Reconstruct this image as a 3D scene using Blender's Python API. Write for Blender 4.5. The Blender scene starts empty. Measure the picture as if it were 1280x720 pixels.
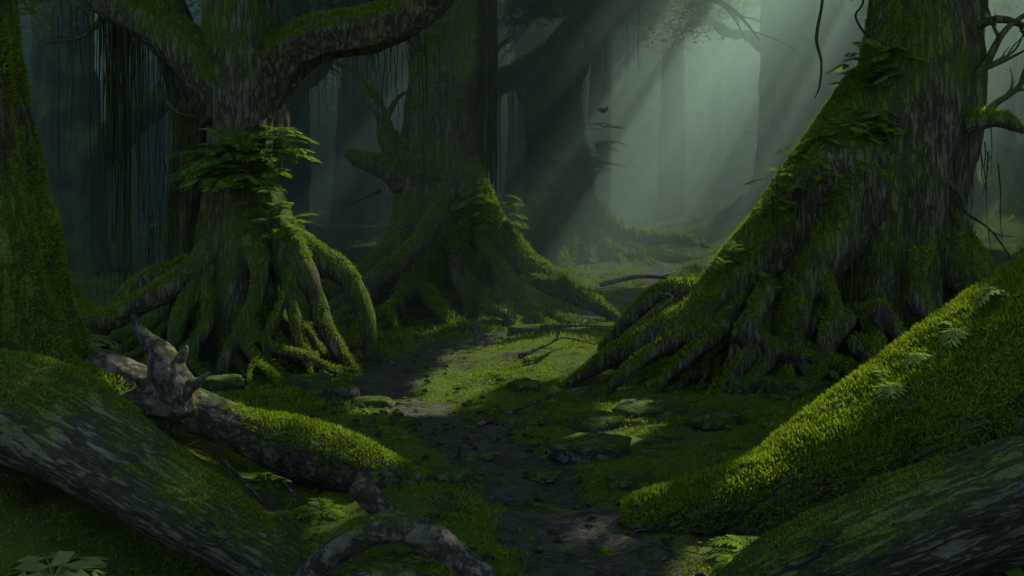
import bpy, math, random
import numpy as np
from mathutils import Vector
random.seed(7); rng=np.random.default_rng(7)
scene=bpy.context.scene
SUN=np.array([0.50,0.48,0.70]); SUN=SUN/np.linalg.norm(SUN)

# ---------------------------------------------------------------- noise
def _h(ix,iy,iz,seed):
    h=(ix*374761393+iy*668265263+iz*1274126177+seed*974634777)&0xFFFFFFFF
    h=((h^(h>>13))*1103515245)&0xFFFFFFFF
    h=((h^(h>>15))*668265263)&0xFFFFFFFF
    return ((h^(h>>16))&0xFFFFFF)/float(0xFFFFFF)
def vnoise(p,seed=0):
    p=np.asarray(p,float); i=np.floor(p).astype(np.int64); f=p-i; f=f*f*(3-2*f)
    r=0
    for a in (0,1):
        wx=f[:,0] if a else 1-f[:,0]
        for b in (0,1):
            wy=f[:,1] if b else 1-f[:,1]
            for c in (0,1):
                wz=f[:,2] if c else 1-f[:,2]
                r=r+wx*wy*wz*_h(i[:,0]+a,i[:,1]+b,i[:,2]+c,seed)
    return r*2-1
def fbm(p,oct=3,seed=0):
    r=0;a=1.0;t=0;p=np.asarray(p,float)
    for o in range(oct):
        r=r+a*vnoise(p*(2.03**o)+o*17.3,seed+o); t+=a; a*=0.5
    return r/t
def sst(x):
    x=np.clip(x,0,1); return x*x*(3-2*x)

# ---------------------------------------------------------------- terrain
PATH=np.array([(0.75,4.0),(0.55,6.2),(0.25,7.6),(-0.15,9.0),(-0.9,10.6),(-1.7,11.6),(-1.6,13.5),(-0.7,15.6),(1.2,18.5),(3.2,23),(5.0,30),(6.5,42)])
def catmull(P,n):
    P=np.asarray(P,float); m=len(P)
    Q=np.vstack([2*P[0]-P[1],P,2*P[-1]-P[-2]]); out=[]
    for i in range(m-1):
        a,b,c,d=Q[i],Q[i+1],Q[i+2],Q[i+3]
        for j in range(n):
            t=j/n
            out.append(0.5*((2*b)+(-a+c)*t+(2*a-5*b+4*c-d)*t*t+(-a+3*b-3*c+d)*t**3))
    out.append(P[-1]); return np.array(out)
PC=catmull(PATH,8)
def pathdist(x,y):
    d=np.full(x.shape,1e9)
    for q in PC: d=np.minimum(d,(x-q[0])**2+(y-q[1])**2)
    return np.sqrt(d)
def H(x,y):
    x=np.atleast_1d(np.asarray(x,float)); y=np.atleast_1d(np.asarray(y,float))
    p=np.stack([x,y,np.zeros_like(x)],1)
    h=0.16*fbm(p*0.35,2,3)+0.07*fbm(p*1.3,2,5)+0.022*fbm(p*5,2,9)
    h+=1.0*sst((y-22)/30)
    h+=4.2*sst((x-7)/16)*sst((y-18)/14)
    h+=1.0*sst((-x-7)/10)*sst((y-13)/10)
    h+=0.75*sst((-x-2.0)/2.4)*(1-sst((y-7.5)/4))
    h+=1.0*sst((x-1.9)/2.8)*(1-sst((y-7.5)/4))
    h+=0.22*np.exp(-((x-0.6)/1.6)**2-((y-13.6)/1.3)**2)
    h+=0.15*np.exp(-((x-5.2)/2.5)**2-((y-12.6)/2.0)**2)+0.12*np.exp(-((x+4.2)/2)**2-((y-14)/1.8)**2)
    h+=34*sst((y-72)/90)+22*sst((np.abs(x)-45)/60)*sst((y-5)/30)  # back ridge hides the horizon; side hills added to block sky light
    pd=pathdist(x,y)
    h-=0.09*np.exp(-(pd/0.6)**2)
    return h
def Hs(x,y): return float(H(x,y)[0])

# ---------------------------------------------------------------- mesh helpers
def raw_mesh(name,V,F):
    V=np.asarray(V,np.float32); F=np.asarray(F,np.int32)
    me=bpy.data.meshes.new(name); n=F.shape[1]
    me.vertices.add(len(V)); me.vertices.foreach_set('co',V.ravel())
    me.loops.add(F.size); me.loops.foreach_set('vertex_index',F.ravel())
    me.polygons.add(len(F)); me.polygons.foreach_set('loop_start',np.arange(0,F.size,n,dtype=np.int32))
    me.update(calc_edges=True); return me
def link(name,me,mat,origin=(0,0,0),parent=None,smooth=True):
    ob=bpy.data.objects.new(name,me); scene.collection.objects.link(ob)
    if mat: me.materials.append(mat)
    if smooth: me.polygons.foreach_set('use_smooth',np.ones(len(me.polygons),bool))
    if parent is None: ob.location=origin
    else: ob.parent=parent
    return ob
def obj(name,V,F,mat,origin=(0,0,0),parent=None,smooth=True):
    V=np.asarray(V,float)-np.asarray(parent.location if parent else origin,float)
    return link(name,raw_mesh(name,V,F),mat,origin,parent,smooth)

class TB:
    def __init__(s): s.V=[];s.F=[];s.n=0
    def tube(s,pts,rad,seg=14,sub=6,flute=0.12,seed=0,flat=1.0):
        P=catmull(pts,sub); R=catmull(np.asarray(rad,float)[:,None],sub)[:,0] if len(rad)==len(pts) else catmull(np.interp(np.linspace(0,1,len(pts)),np.linspace(0,1,len(rad)),rad)[:,None],sub)[:,0]
        R=np.maximum(R,0.002)
        m=len(P); T=np.gradient(P,axis=0); T/=np.linalg.norm(T,axis=1)[:,None]+1e-9
        u=np.cross(T[0],[0.31,0.87,0.22]); u/=np.linalg.norm(u)
        ang=np.linspace(0,2*np.pi,seg,endpoint=False); V=[]
        L=0
        for i in range(m):
            u=u-T[i]*np.dot(u,T[i]); u/=np.linalg.norm(u)+1e-9; v=np.cross(T[i],u)
            if i: L+=np.linalg.norm(P[i]-P[i-1])
            if flute>0:
                q=np.stack([np.cos(ang)*1.7,np.sin(ang)*1.7,np.full(seg,L*0.35/max(R.mean(),0.02)*0.5)],1)
                k=1+flute*fbm(q,2,seed)*1.6
            else: k=np.ones(seg)
            V.append(P[i]+ (np.outer(np.cos(ang)*R[i]*k,u)+np.outer(np.sin(ang)*R[i]*k*flat,v)))
        V=np.vstack(V); b=s.n; F=[]
        for i in range(m-1):
            j=np.arange(seg); j2=(j+1)%seg
            F.append(np.stack([b+i*seg+j,b+i*seg+j2,b+(i+1)*seg+j2,b+(i+1)*seg+j],1))
        c0=b+m*seg; c1=c0+1
        V=np.vstack([V,P[0]-T[0]*R[0]*0.4,P[-1]+T[-1]*R[-1]*0.4])
        F=np.vstack(F); caps=[]
        for j in range(0,seg,2):
            caps.append((c0,b+(j+2)%seg,b+j+1,b+j)); e=b+(m-1)*seg
            caps.append((c1,e+j,e+j+1,e+(j+2)%seg))
        s.V.append(V); s.F.append(F); s.F.append(np.array(caps)); s.n+=len(V)
    def arrays(s): return np.vstack(s.V),np.vstack(s.F)

def organic(name,tb,mat,origin,voxel=0.035,disp=0.03,dscale=(5,5,1.6),thin=None,seed=1,parent=None):
    V,F=tb.arrays()
    me=raw_mesh(name+'_src',V,F); ob=bpy.data.objects.new(name+'_src',me); scene.collection.objects.link(ob)
    m=ob.modifiers.new('r','REMESH'); m.mode='VOXEL'; m.voxel_size=voxel
    m=ob.modifiers.new('s','SMOOTH'); m.iterations=1; m.factor=0.5
    dg=bpy.context.evaluated_depsgraph_get(); ev=ob.evaluated_get(dg)
    e=bpy.data.meshes.new_from_object(ev); n=len(e.vertices)
    V=np.empty(n*3,np.float32); e.vertices.foreach_get('co',V); V=V.reshape(-1,3).astype(float)
    N=np.empty(n*3,np.float32); e.vertices.foreach_get('normal',N); N=N.reshape(-1,3).astype(float)
    nf=len(e.polygons); lt=np.empty(len(e.loops),np.int32); e.loops.foreach_get('vertex_index',lt)
    tot=np.empty(nf,np.int32); e.polygons.foreach_get('loop_total',tot)
    if (tot==4).all(): F=lt.reshape(-1,4)
    else:
        st=np.concatenate([[0],np.cumsum(tot)[:-1]]); F=np.stack([lt[st],lt[st+1],lt[st+2],lt[st+np.minimum(3,tot-1)]],1)
        F=F[tot==4]
    bpy.data.objects.remove(ob); bpy.data.meshes.remove(e)
    q=V*np.array(dscale)
    ridged=1-2*np.abs(fbm(q,3,seed))
    V=V+N*(disp*(ridged*0.9)+disp*1.2*fbm(V*1.7,2,seed+5))[:,None]
    if thin is not None and thin.n:
        V2,F2=thin.arrays(); FF=np.vstack([F,F2+len(V)]); Va=np.vstack([V,V2])
    else: Va=V; FF=F
    o=obj(name,Va,FF,mat,origin,parent)
    return o,V,N,F

def blades(P,N,L,W,up=0.5,jit=0.6):
    n=len(P); t=rng.normal(size=(n,3)); t-=N*np.sum(t*N,1)[:,None]; t/=np.linalg.norm(t,axis=1)[:,None]+1e-9
    d=N*(1-up)+np.array([0,0,up])+rng.normal(size=(n,3))*jit*0.5; d/=np.linalg.norm(d,axis=1)[:,None]+1e-9
    V=np.empty((n,3,3)); V[:,0]=P-t*W[:,None]-N*0.004; V[:,1]=P+t*W[:,None]-N*0.004; V[:,2]=P+d*L[:,None]
    return V.reshape(-1,3),np.arange(n*3).reshape(-1,3)

def moss_on(name,V,N,F,parent,mat,dens=1500,size=0.035,thr=0.25,zmax=7,seed=3,side=0.0,nmax=160000):
    a=V[F[:,0]];b=V[F[:,1]];c=V[F[:,2]]; A=np.linalg.norm(np.cross(b-a,c-a),axis=1)
    A[a[:,2]>zmax]=0
    tot=A.sum(); n=int(min(tot*dens,nmax*2.5)); idx=rng.choice(len(F),n,p=A/tot)
    u=rng.random(n)[:,None]; v=rng.random(n)[:,None]
    V0,V1,V2,V3=[V[F[idx,k]] for k in range(4)]
    P=(V0*(1-u)+V1*u)*(1-v)+(V3*(1-u)+V2*u)*v; NN=N[F[idx,0]]
    m=NN[:,2]+side+0.75*fbm(P*1.6,3,seed)+0.25*fbm(P*9,2,seed+2)
    k=m>thr; P=P[k];NN=NN[k];m=m[k]
    if len(P)>nmax: s=rng.choice(len(P),nmax,replace=False); P=P[s];NN=NN[s];m=m[s]
    L=size*(0.5+rng.random(len(P)))*(0.7+0.6*np.clip(m-thr,0,1)); W=L*0.22
    Vb,Fb=blades(P,NN,L,W,up=0.15,jit=0.9)
    return obj(name,Vb,Fb,mat,parent=parent,smooth=False)

# ---------------------------------------------------------------- materials
def newmat(name):
    m=bpy.data.materials.new(name); m.use_nodes=True; nt=m.node_tree; nt.nodes.clear(); return m,nt
def ramp(nt,fac,stops):
    r=nt.nodes.new('ShaderNodeValToRGB'); e=r.color_ramp.elements
    while len(e)<len(stops): e.new(0.5)
    for i,(p,c) in enumerate(stops): e[i].position=p; e[i].color=(*c,1)
    nt.links.new(fac,r.inputs[0]); return r.outputs[0]
def noise(nt,vec,scale,detail=5,rough=0.6,dist=0.0):
    n=nt.nodes.new('ShaderNodeTexNoise'); n.inputs['Scale'].default_value=scale; n.inputs['Detail'].default_value=detail
    n.inputs['Roughness'].default_value=rough; n.inputs['Distortion'].default_value=dist
    nt.links.new(vec,n.inputs['Vector']); return n.outputs[0]
def mathn(nt,op,a,b):
    n=nt.nodes.new('ShaderNodeMath'); n.operation=op
    for i,x in enumerate((a,b)):
        if isinstance(x,(int,float)): n.inputs[i].default_value=x
        else: nt.links.new(x,n.inputs[i])
    return n.outputs[0]
def mix(nt,f,a,b):
    n=nt.nodes.new('ShaderNodeMix'); n.data_type='RGBA'
    if isinstance(f,(int,float)): n.inputs[0].default_value=f
    else: nt.links.new(f,n.inputs[0])
    for i,x in ((6,a),(7,b)):
        if isinstance(x,tuple): n.inputs[i].default_value=(*x,1)
        else: nt.links.new(x,n.inputs[i])
    return n.outputs[2]
def bark_mat(name,c0,c1,moss=0.5,mossc=((0.03,0.06,0.006),(0.15,0.23,0.026)),stretch=(1,1,0.16),scale=11,rough=0.85,bump=1.0,rot=(0,0,0)):
    m,nt=newmat(name); g=nt.nodes.new('ShaderNodeNewGeometry')
    rt=nt.nodes.new('ShaderNodeMapping'); nt.links.new(g.outputs['Position'],rt.inputs[0]); rt.inputs['Rotation'].default_value=rot
    mp=nt.nodes.new('ShaderNodeMapping'); nt.links.new(rt.outputs[0],mp.inputs[0]); mp.inputs['Scale'].default_value=stretch
    n1=noise(nt,mp.outputs[0],scale,7,0.7,0.3); n2=noise(nt,g.outputs['Position'],1.3,4)
    n3=noise(nt,g.outputs['Position'],60,3,0.7); n4=noise(nt,mp.outputs[0],scale*2.1,4,0.6); n6=noise(nt,g.outputs['Position'],3.5,4,0.6)
    rd=mathn(nt,'ABSOLUTE',mathn(nt,'SUBTRACT',n1,0.5),0.0)
    cr=nt.nodes.new('ShaderNodeMapRange'); nt.links.new(rd,cr.inputs[0]); cr.inputs[1].default_value=0.0; cr.inputs[2].default_value=0.06; cr.inputs[3].default_value=0.25
    fm=mathn(nt,'ADD',mathn(nt,'MULTIPLY',n4,0.55),mathn(nt,'MULTIPLY',n6,0.45))
    bc0=ramp(nt,fm,[(0.34,tuple(x*0.6 for x in c0)),(0.5,tuple((x*2+y)/3 for x,y in zip(c0,c1))),(0.68,c1)])
    bc=mix(nt,cr.outputs[0],tuple(x*0.3 for x in c0),bc0)
    sep=nt.nodes.new('ShaderNodeSeparateXYZ'); nt.links.new(g.outputs['Normal'],sep.inputs[0])
    f=mathn(nt,'ADD',mathn(nt,'MULTIPLY',sep.outputs[2],0.45),mathn(nt,'MULTIPLY',n2,1.5))
    f=mathn(nt,'ADD',f,mathn(nt,'MULTIPLY',n3,0.5))
    f=mathn(nt,'ADD',f,moss-1.65)
    mf=nt.nodes.new('ShaderNodeMapRange'); nt.links.new(f,mf.inputs[0]); mf.inputs[1].default_value=-0.14; mf.inputs[2].default_value=0.16
    mc=ramp(nt,n3,[(0.32,mossc[0]),(0.68,mossc[1])])
    col=mix(nt,mf.outputs[0],bc,mc)
    p=nt.nodes.new('ShaderNodeBsdfPrincipled'); nt.links.new(col,p.inputs['Base Color'])
    p.inputs['Roughness'].default_value=rough; p.inputs['Specular IOR Level'].default_value=0.2
    hgt=mathn(nt,'ADD',mathn(nt,'MULTIPLY',cr.outputs[0],0.5),mathn(nt,'ADD',mathn(nt,'MULTIPLY',n4,0.5),mathn(nt,'MULTIPLY',n3,0.25)))
    b=nt.nodes.new('ShaderNodeBump'); b.inputs['Strength'].default_value=bump; b.inputs['Distance'].default_value=0.05
    nt.links.new(hgt,b.inputs['Height']); nt.links.new(b.outputs[0],p.inputs['Normal'])
    o=nt.nodes.new('ShaderNodeOutputMaterial'); nt.links.new(p.outputs[0],o.inputs[0]); return m
def leaf_mat(name,ca,cb,trans=0.45,scale=2.0,tc=None):
    m,nt=newmat(name); g=nt.nodes.new('ShaderNodeNewGeometry')
    n=noise(nt,g.outputs['Position'],scale,3); r=mathn(nt,'ADD',mathn(nt,'MULTIPLY',g.outputs['Random Per Island'],0.5),mathn(nt,'MULTIPLY',n,0.6))
    c=ramp(nt,r,[(0.2,ca),(0.85,cb)])
    d=nt.nodes.new('ShaderNodeBsdfDiffuse'); nt.links.new(c,d.inputs[0])
    o=nt.nodes.new('ShaderNodeOutputMaterial')
    if trans>0:
        t=nt.nodes.new('ShaderNodeBsdfTranslucent'); nt.links.new(mix(nt,0.55,c,tc or (0.12,0.2,0.02)),t.inputs[0])
        s=nt.nodes.new('ShaderNodeMixShader'); s.inputs[0].default_value=trans
        nt.links.new(d.outputs[0],s.inputs[1]); nt.links.new(t.outputs[0],s.inputs[2]); nt.links.new(s.outputs[0],o.inputs[0])
    else: nt.links.new(d.outputs[0],o.inputs[0])
    return m
M_bark=bark_mat('mossy_bark',(0.08,0.07,0.045),(0.24,0.21,0.14),moss=0.60)
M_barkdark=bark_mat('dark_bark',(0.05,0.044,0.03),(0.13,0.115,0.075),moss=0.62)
M_log=bark_mat('fallen_bark',(0.11,0.10,0.07),(0.27,0.25,0.18),moss=0.52,stretch=(0.14,1,1),scale=13,rot=(0,math.radians(-30),0))
M_logr=bark_mat('fallen_bark_grey',(0.08,0.074,0.052),(0.2,0.185,0.135),moss=0.5,stretch=(0.14,1,1),scale=13,rot=(0,math.radians(22),0))
M_dead=bark_mat('dead_wood',(0.13,0.115,0.08),(0.30,0.27,0.195),moss=0.22,stretch=(0.5,1,0.5),scale=8)
M_far=bark_mat('distant_bark',(0.03,0.03,0.022),(0.09,0.085,0.06),moss=0.6,scale=3)
M_stone=bark_mat('mossy_stone',(0.10,0.098,0.078),(0.22,0.215,0.17),moss=0.6,stretch=(1,1,1.5),scale=5)
M_moss=leaf_mat('moss',(0.055,0.105,0.008),(0.32,0.44,0.035),0.42,2.2,(0.38,0.50,0.02))
M_fern=leaf_mat('fern_leaf',(0.08,0.15,0.02),(0.24,0.38,0.05),0.45,1.5,(0.32,0.5,0.03))
M_pale=leaf_mat('plant_leaf',(0.14,0.22,0.05),(0.3,0.4,0.10),0.4,1.5,(0.36,0.48,0.05))
M_canopy=leaf_mat('canopy_leaf',(0.03,0.07,0.015),(0.08,0.14,0.03),0.0,0.4)
M_crown=leaf_mat('crown_leaf',(0.05,0.11,0.015),(0.16,0.26,0.03),0.5,0.6,(0.32,0.5,0.03))
M_vine=leaf_mat('vine',(0.02,0.028,0.01),(0.06,0.075,0.022),0.0,1.0)
M_litter=leaf_mat('dry_leaf',(0.05,0.035,0.015),(0.2,0.15,0.06),0.0,3.0)
def ground_mat():
    m,nt=newmat('forest_floor'); g=nt.nodes.new('ShaderNodeNewGeometry'); P=g.outputs['Position']
    n1=noise(nt,P,1.1,5); n2=noise(nt,P,14,6,0.7); n3=noise(nt,P,70,3,0.7)
    soil=ramp(nt,n2,[(0.3,(0.02,0.017,0.01)),(0.7,(0.11,0.095,0.05))])
    moss=ramp(nt,n3,[(0.3,(0.035,0.065,0.006)),(0.7,(0.16,0.25,0.024))])
    f=ramp(nt,n1,[(0.36,(0,0,0)),(0.48,(1,1,1))])
    p=nt.nodes.new('ShaderNodeBsdfPrincipled'); nt.links.new(mix(nt,f,soil,moss),p.inputs['Base Color'])
    p.inputs['Roughness'].default_value=0.9; p.inputs['Specular IOR Level'].default_value=0.2
    b=nt.nodes.new('ShaderNodeBump'); b.inputs['Strength'].default_value=0.9; b.inputs['Distance'].default_value=0.05
    nt.links.new(mathn(nt,'ADD',n2,mathn(nt,'MULTIPLY',n3,0.4)),b.inputs['Height']); nt.links.new(b.outputs[0],p.inputs['Normal'])
    o=nt.nodes.new('ShaderNodeOutputMaterial'); nt.links.new(p.outputs[0],o.inputs[0]); return m
def path_mat():
    m,nt=newmat('damp_dirt'); g=nt.nodes.new('ShaderNodeNewGeometry'); P=g.outputs['Position']
    mp=nt.nodes.new('ShaderNodeMapping'); nt.links.new(P,mp.inputs[0]); mp.inputs['Scale'].default_value=(0.7,1.8,1)
    n2=noise(nt,P,16,7,0.75,0.4); n1=noise(nt,P,2.6,6,0.7); n5=noise(nt,mp.outputs[0],4.5,5,0.65,1.0)
    c=ramp(nt,n2,[(0.3,(0.035,0.03,0.02)),(0.5,(0.10,0.09,0.06)),(0.72,(0.22,0.2,0.14))])
    rd=mathn(nt,'ABSOLUTE',mathn(nt,'SUBTRACT',n5,0.5),0.0)
    cr=nt.nodes.new('ShaderNodeMapRange'); nt.links.new(rd,cr.inputs[0]); cr.inputs[1].default_value=0.0; cr.inputs[2].default_value=0.03
    c2=mix(nt,cr.outputs[0],(0.022,0.02,0.012),c)
    mo=ramp(nt,n1,[(0.47,(0,0,0)),(0.57,(1,1,1))])
    p=nt.nodes.new('ShaderNodeBsdfPrincipled'); nt.links.new(mix(nt,mo,c2,(0.075,0.11,0.017)),p.inputs['Base Color'])
    p.inputs['Roughness'].default_value=0.5
    b=nt.nodes.new('ShaderNodeBump'); b.inputs['Strength'].default_value=1; b.inputs['Distance'].default_value=0.07
    nt.links.new(mathn(nt,'ADD',mathn(nt,'MULTIPLY',cr.outputs[0],0.5),mathn(nt,'ADD',n2,n1)),b.inputs['Height']); nt.links.new(b.outputs[0],p.inputs['Normal'])
    o=nt.nodes.new('ShaderNodeOutputMaterial'); nt.links.new(p.outputs[0],o.inputs[0]); return m

# ---------------------------------------------------------------- ground
def axis(lo,flo,fhi,hi,st,g=1.12):
    a=list(np.arange(flo,fhi,st)); s=st; x=a[-1]
    while x<hi: s*=g; x+=s; a.append(x)
    s=st; x=a[0]; b=[]
    while x>lo: s*=g; x-=s; b.append(x)
    return np.array(b[::-1]+a)
gx=axis(-260,-9,9,260,0.06,1.06); gy=axis(-60,4,21,320,0.06,1.04)
X,Y=np.meshgrid(gx,gy); Z=H(X.ravel(),Y.ravel())
nx,ny=len(gx),len(gy); I=np.arange(nx*ny).reshape(ny,nx)
F=np.stack([I[:-1,:-1],I[:-1,1:],I[1:,1:],I[1:,:-1]],-1).reshape(-1,4)
ground=obj('forest_ground',np.stack([X.ravel(),Y.ravel(),Z],1),F,ground_mat())
C=catmull(PATH,60); T=np.gradient(C,axis=0); T/=np.linalg.norm(T,axis=1)[:,None]; Nn=np.stack([-T[:,1],T[:,0]],1)
w=np.linspace(-1,1,25); wid=0.68+0.28*fbm(np.stack([C[:,1]*0.8,C[:,0],C[:,0]*0],1),3,4)
PX=C[:,None,:]+Nn[:,None,:]*(w[None,:,None]*wid[:,None,None]); q=PX.reshape(-1,2)
z=H(q[:,0],q[:,1])+0.035-0.10*np.abs(np.tile(w,len(C)))**3+0.06*fbm(np.c_[q*3,q[:,0]*0],3,8)
I=np.arange(len(q)).reshape(len(C),-1); F=np.stack([I[:-1,:-1],I[1:,:-1],I[1:,1:],I[:-1,1:]],-1).reshape(-1,4)
obj('dirt_path',np.c_[q,z],F[:,::-1],path_mat())

allV=[];allF=[];o=0
for (y0,y1,xh,n,sz) in ((4.6,9,6.5,240000,0.028),(9,15,9.5,200000,0.038),(15,26,15,110000,0.07),(26,48,26,60000,0.13)):
    x=rng.uniform(-xh,xh,n); y=rng.uniform(y0,y1,n); pd=pathdist(x,y)
    p=np.c_[x,y,x*0]; m=fbm(p*0.9,3,21)+0.35*fbm(p*6,2,22)
    k=(m>-0.3)&(pd>0.34+0.5*fbm(p*2.5,3,30)); x,y,m=x[k],y[k],m[k]
    z=H(x,y); P=np.c_[x,y,z]; N=np.tile([0,0,1.0],(len(P),1))
    L=sz*(0.4+rng.random(len(P)))*(0.5+1.0*np.clip(m+0.3,0,1)); V_,F_=blades(P,N,L,L*0.26,up=0.3,jit=1.1)
    allV.append(V_);allF.append(F_+o);o+=len(V_)
obj('ground_moss',np.vstack(allV),np.vstack(allF),M_moss,smooth=False)

# ---------------------------------------------------------------- tree pieces
def frame(x0,y0,z0,k): return lambda u,v,w=0:(x0+u*k,y0+w*k,z0+v*k)
def Q(f,pts): return [f(*p) for p in pts]
def gen_roots(tb,x,y,r,n,L0,L1,rr,h0,a0=0,a1=2*math.pi,seed=0,fork=True,seg=10):
    R=random.Random(seed)
    for i in range(n):
        a=a0+(a1-a0)*(i+R.uniform(0.1,0.9))/n; L=R.uniform(L0,L1); h=h0*R.uniform(0.5,1.1); r0=rr*R.uniform(0.6,1.3)
        pts=[];rad=[]; px,py=x+math.cos(a)*r*0.6,y+math.sin(a)*r*0.6; m=10; ang=a
        for j in range(m):
            t=j/(m-1); zz=Hs(px,py)+h*(1-t)**2.0+0.09*math.sin(j*1.9+i)*(1-t)+r0*0.4*(1-t)-0.05*t
            pts.append((px,py,zz)); rad.append(r0*(1-0.75*t))
            ang+=R.uniform(-0.6,0.6); st=(L+r*0.4)/m; px+=math.cos(ang)*st; py+=math.sin(ang)*st
        pts[-1]=(pts[-1][0],pts[-1][1],pts[-1][2]-0.08)
        tb.tube(pts,rad,seg=seg,sub=4,seed=i+seed)
        if fork and R.random()<0.9:
            s=R.randint(2,5); bx,by,bz=pts[s]; a2=a+R.choice((-1,1))*R.uniform(0.5,0.9); p2=[pts[s]]; r2=[rad[s]*0.7]
            zz0=bz-Hs(bx,by)
            for j in range(1,5):
                bx+=math.cos(a2)*L*0.15; by+=math.sin(a2)*L*0.15; a2+=R.uniform(-.5,.5)
                p2.append((bx,by,Hs(bx,by)+zz0*(1-j/4)**1.5-0.02*j)); r2.append(rad[s]*0.7*(1-j/6))
            tb.tube(p2,r2,seg=8,sub=4,seed=i)
def twigs(tb,pts,r,depth=2,seed=0,n=3,sag=0.0,ln=0.5):
    R=random.Random(seed); pts=[np.array(p,float) for p in pts]; m=len(pts)
    tb.tube(pts,[r*(1-0.85*i/(m-1)) for i in range(m)],seg=6 if depth<2 else 8,sub=4,flute=0.08,seed=seed)
    if depth<=0: return
    tot=sum(np.linalg.norm(pts[i+1]-pts[i]) for i in range(m-1))
    for i in range(n):
        s=R.uniform(0.25,0.95)*(m-1); a=int(s); fr=s-a; a=min(a,m-2)
        p=pts[a]*(1-fr)+pts[a+1]*fr; d=pts[a+1]-pts[a]; d/=np.linalg.norm(d)+1e-9
        d=d+np.array([R.uniform(-1,1),R.uniform(-.6,.6),R.uniform(-.8,1)-sag])*0.9; d/=np.linalg.norm(d)
        L=tot*ln*R.uniform(0.4,0.9); q=[p]
        for j in range(3):
            d=d+np.array([R.uniform(-.4,.4),R.uniform(-.3,.3),R.uniform(-.4,.4)]); d/=np.linalg.norm(d); q.append(q[-1]+d*L/3)
        twigs(tb,q,r*(1-0.85*s/(m-1))*0.6,depth-1,seed*7+i+1,max(1,n-1),sag,ln)
def strands(tb,tops,len0,len1,r=0.009,seed=0):
    R=random.Random(seed)
    for (x,y,z) in tops:
        L=R.uniform(len0,len1); p=[];m=6; dx=dy=0; rr=r*R.uniform(0.6,1.5)
        for j in range(m):
            p.append((x+dx,y+dy,z-L*j/(m-1))); dx+=R.uniform(-.025,.025); dy+=R.uniform(-.02,.02)
        tb.tube(p,[rr*(1-0.6*j/(m-1)) for j in range(m)],seg=4,sub=2,flute=0)
def frond(Vl,Fl,base,dirv,L,n=11,lw=0.16,droop=0.5,ratio=0.28):
    base=np.array(base,float); d=np.array(dirv,float); d/=np.linalg.norm(d); side=np.cross(d,[0,0,1.0]); side/=np.linalg.norm(side)+1e-9
    pos=base.copy(); cur=d.copy(); st=L/n
    for j in range(n):
        nxt=pos+cur*st; t=(j+0.5)/n
        b=frond.n
        w=0.004*(1-t)+0.001
        Vl+= [pos-side*w,pos+side*w,nxt+side*w*0.8,nxt-side*w*0.8]; Fl.append((b,b+1,b+2,b+3)); frond.n+=4
        ll=L*lw*2.2*math.sin(math.pi*min(1,0.12+t*0.9))**0.8+0.01
        for s in (-1,1):
            ld=side*s+cur*0.55+np.array([0,0,-0.18+random.uniform(-.15,.15)]); ld/=np.linalg.norm(ld)
            wv=cur*(ll*ratio)
            b=frond.n; Vl+=[pos,pos+ld*ll*0.45+wv,pos+ld*ll,pos+ld*ll*0.5-wv*0.7]; Fl.append((b,b+1,b+2,b+3)); frond.n+=4
        pos=nxt; cur=cur+np.array([0,0,-droop/n*1.6]); cur/=np.linalg.norm(cur)
def fern_obj(name,specs,mat,parent=None,origin=(0,0,0),n=12,lw=0.16,ratio=0.24):
    frond.n=0; Vl=[];Fl=[]
    for (b,d,L,dr) in specs: frond(Vl,Fl,b,d,L,n=n,lw=lw,droop=dr,ratio=ratio)
    return obj(name,np.array(Vl),np.array(Fl),mat,origin=origin,parent=parent,smooth=False)
def cluster(c,ext,n,L0,L1,seed,bias=(0,-0.4,0.1),dr=0.7):
    R=random.Random(seed); out=[]
    for i in range(n):
        b=(c[0]+R.uniform(-1,1)*ext[0],c[1]+R.uniform(-1,1)*ext[1],c[2]+R.uniform(-1,1)*ext[2])
        a=R.uniform(0,2*math.pi); d=(math.cos(a)+bias[0],math.sin(a)*0.7+bias[1],R.uniform(-0.1,0.35)+bias[2])
        out.append((b,d,R.uniform(L0,L1),dr*R.uniform(0.6,1.3)))
    return out

# ================================================================ LEFT TREE
f=frame(-4.25,13.85,0.0,0.0125); tb=TB(); th=TB()
tb.tube(Q(f,[(-5,-40),(-5,40),(0,120),(0,200),(5,280),(5,350),(0,420),(-10,520),(-30,700),(-60,950),(-90,1150)]),[0.85,0.74,0.64,0.56,0.53,0.6,0.55,0.5,0.42,0.3,0.12],seg=32,flute=0.3,seed=11)
tb.tube(Q(f,[(15,320,0),(55,375,-5),(105,400,-10),(165,412,-10),(215,435,-5),(255,480,0),(300,560,10),(360,680,20),(430,850,30)]),[0.5,0.42,0.36,0.32,0.3,0.3,0.26,0.2,0.1],seg=20,flute=0.24,seed=12)
tb.tube(Q(f,[(-15,310,0),(-50,370,-10),(-95,410,-15),(-150,440,-20),(-230,500,-20),(-330,600,0)]),[0.45,0.40,0.34,0.3,0.25,0.15],seg=20,flute=0.24,seed=13)
tb.tube(Q(f,[(-60,-20,50),(-75,90,50),(-80,190,50),(-70,300,40),(-90,400,30),(-140,520,30),(-200,700,30)]),[0.6,0.45,0.4,0.38,0.36,0.3,0.2],seg=20,flute=0.25,seed=14)
tb.tube(Q(f,[(10,190,-30),(30,150,-52),(45,118,-72),(42,80,-86),(28,45,-94),(14,15,-102),(6,-12,-112)]),[0.28,0.19,0.13,0.115,0.105,0.09,0.06],seg=12,seed=16)
tb.tube(Q(f,[(10,240,-10),(45,175,-25),(80,130,-42),(105,92,-57),(120,50,-68),(145,14,-74),(170,-12,-76)]),[0.42,0.32,0.21,0.14,0.11,0.09,0.06],seg=14,seed=17)
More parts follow.
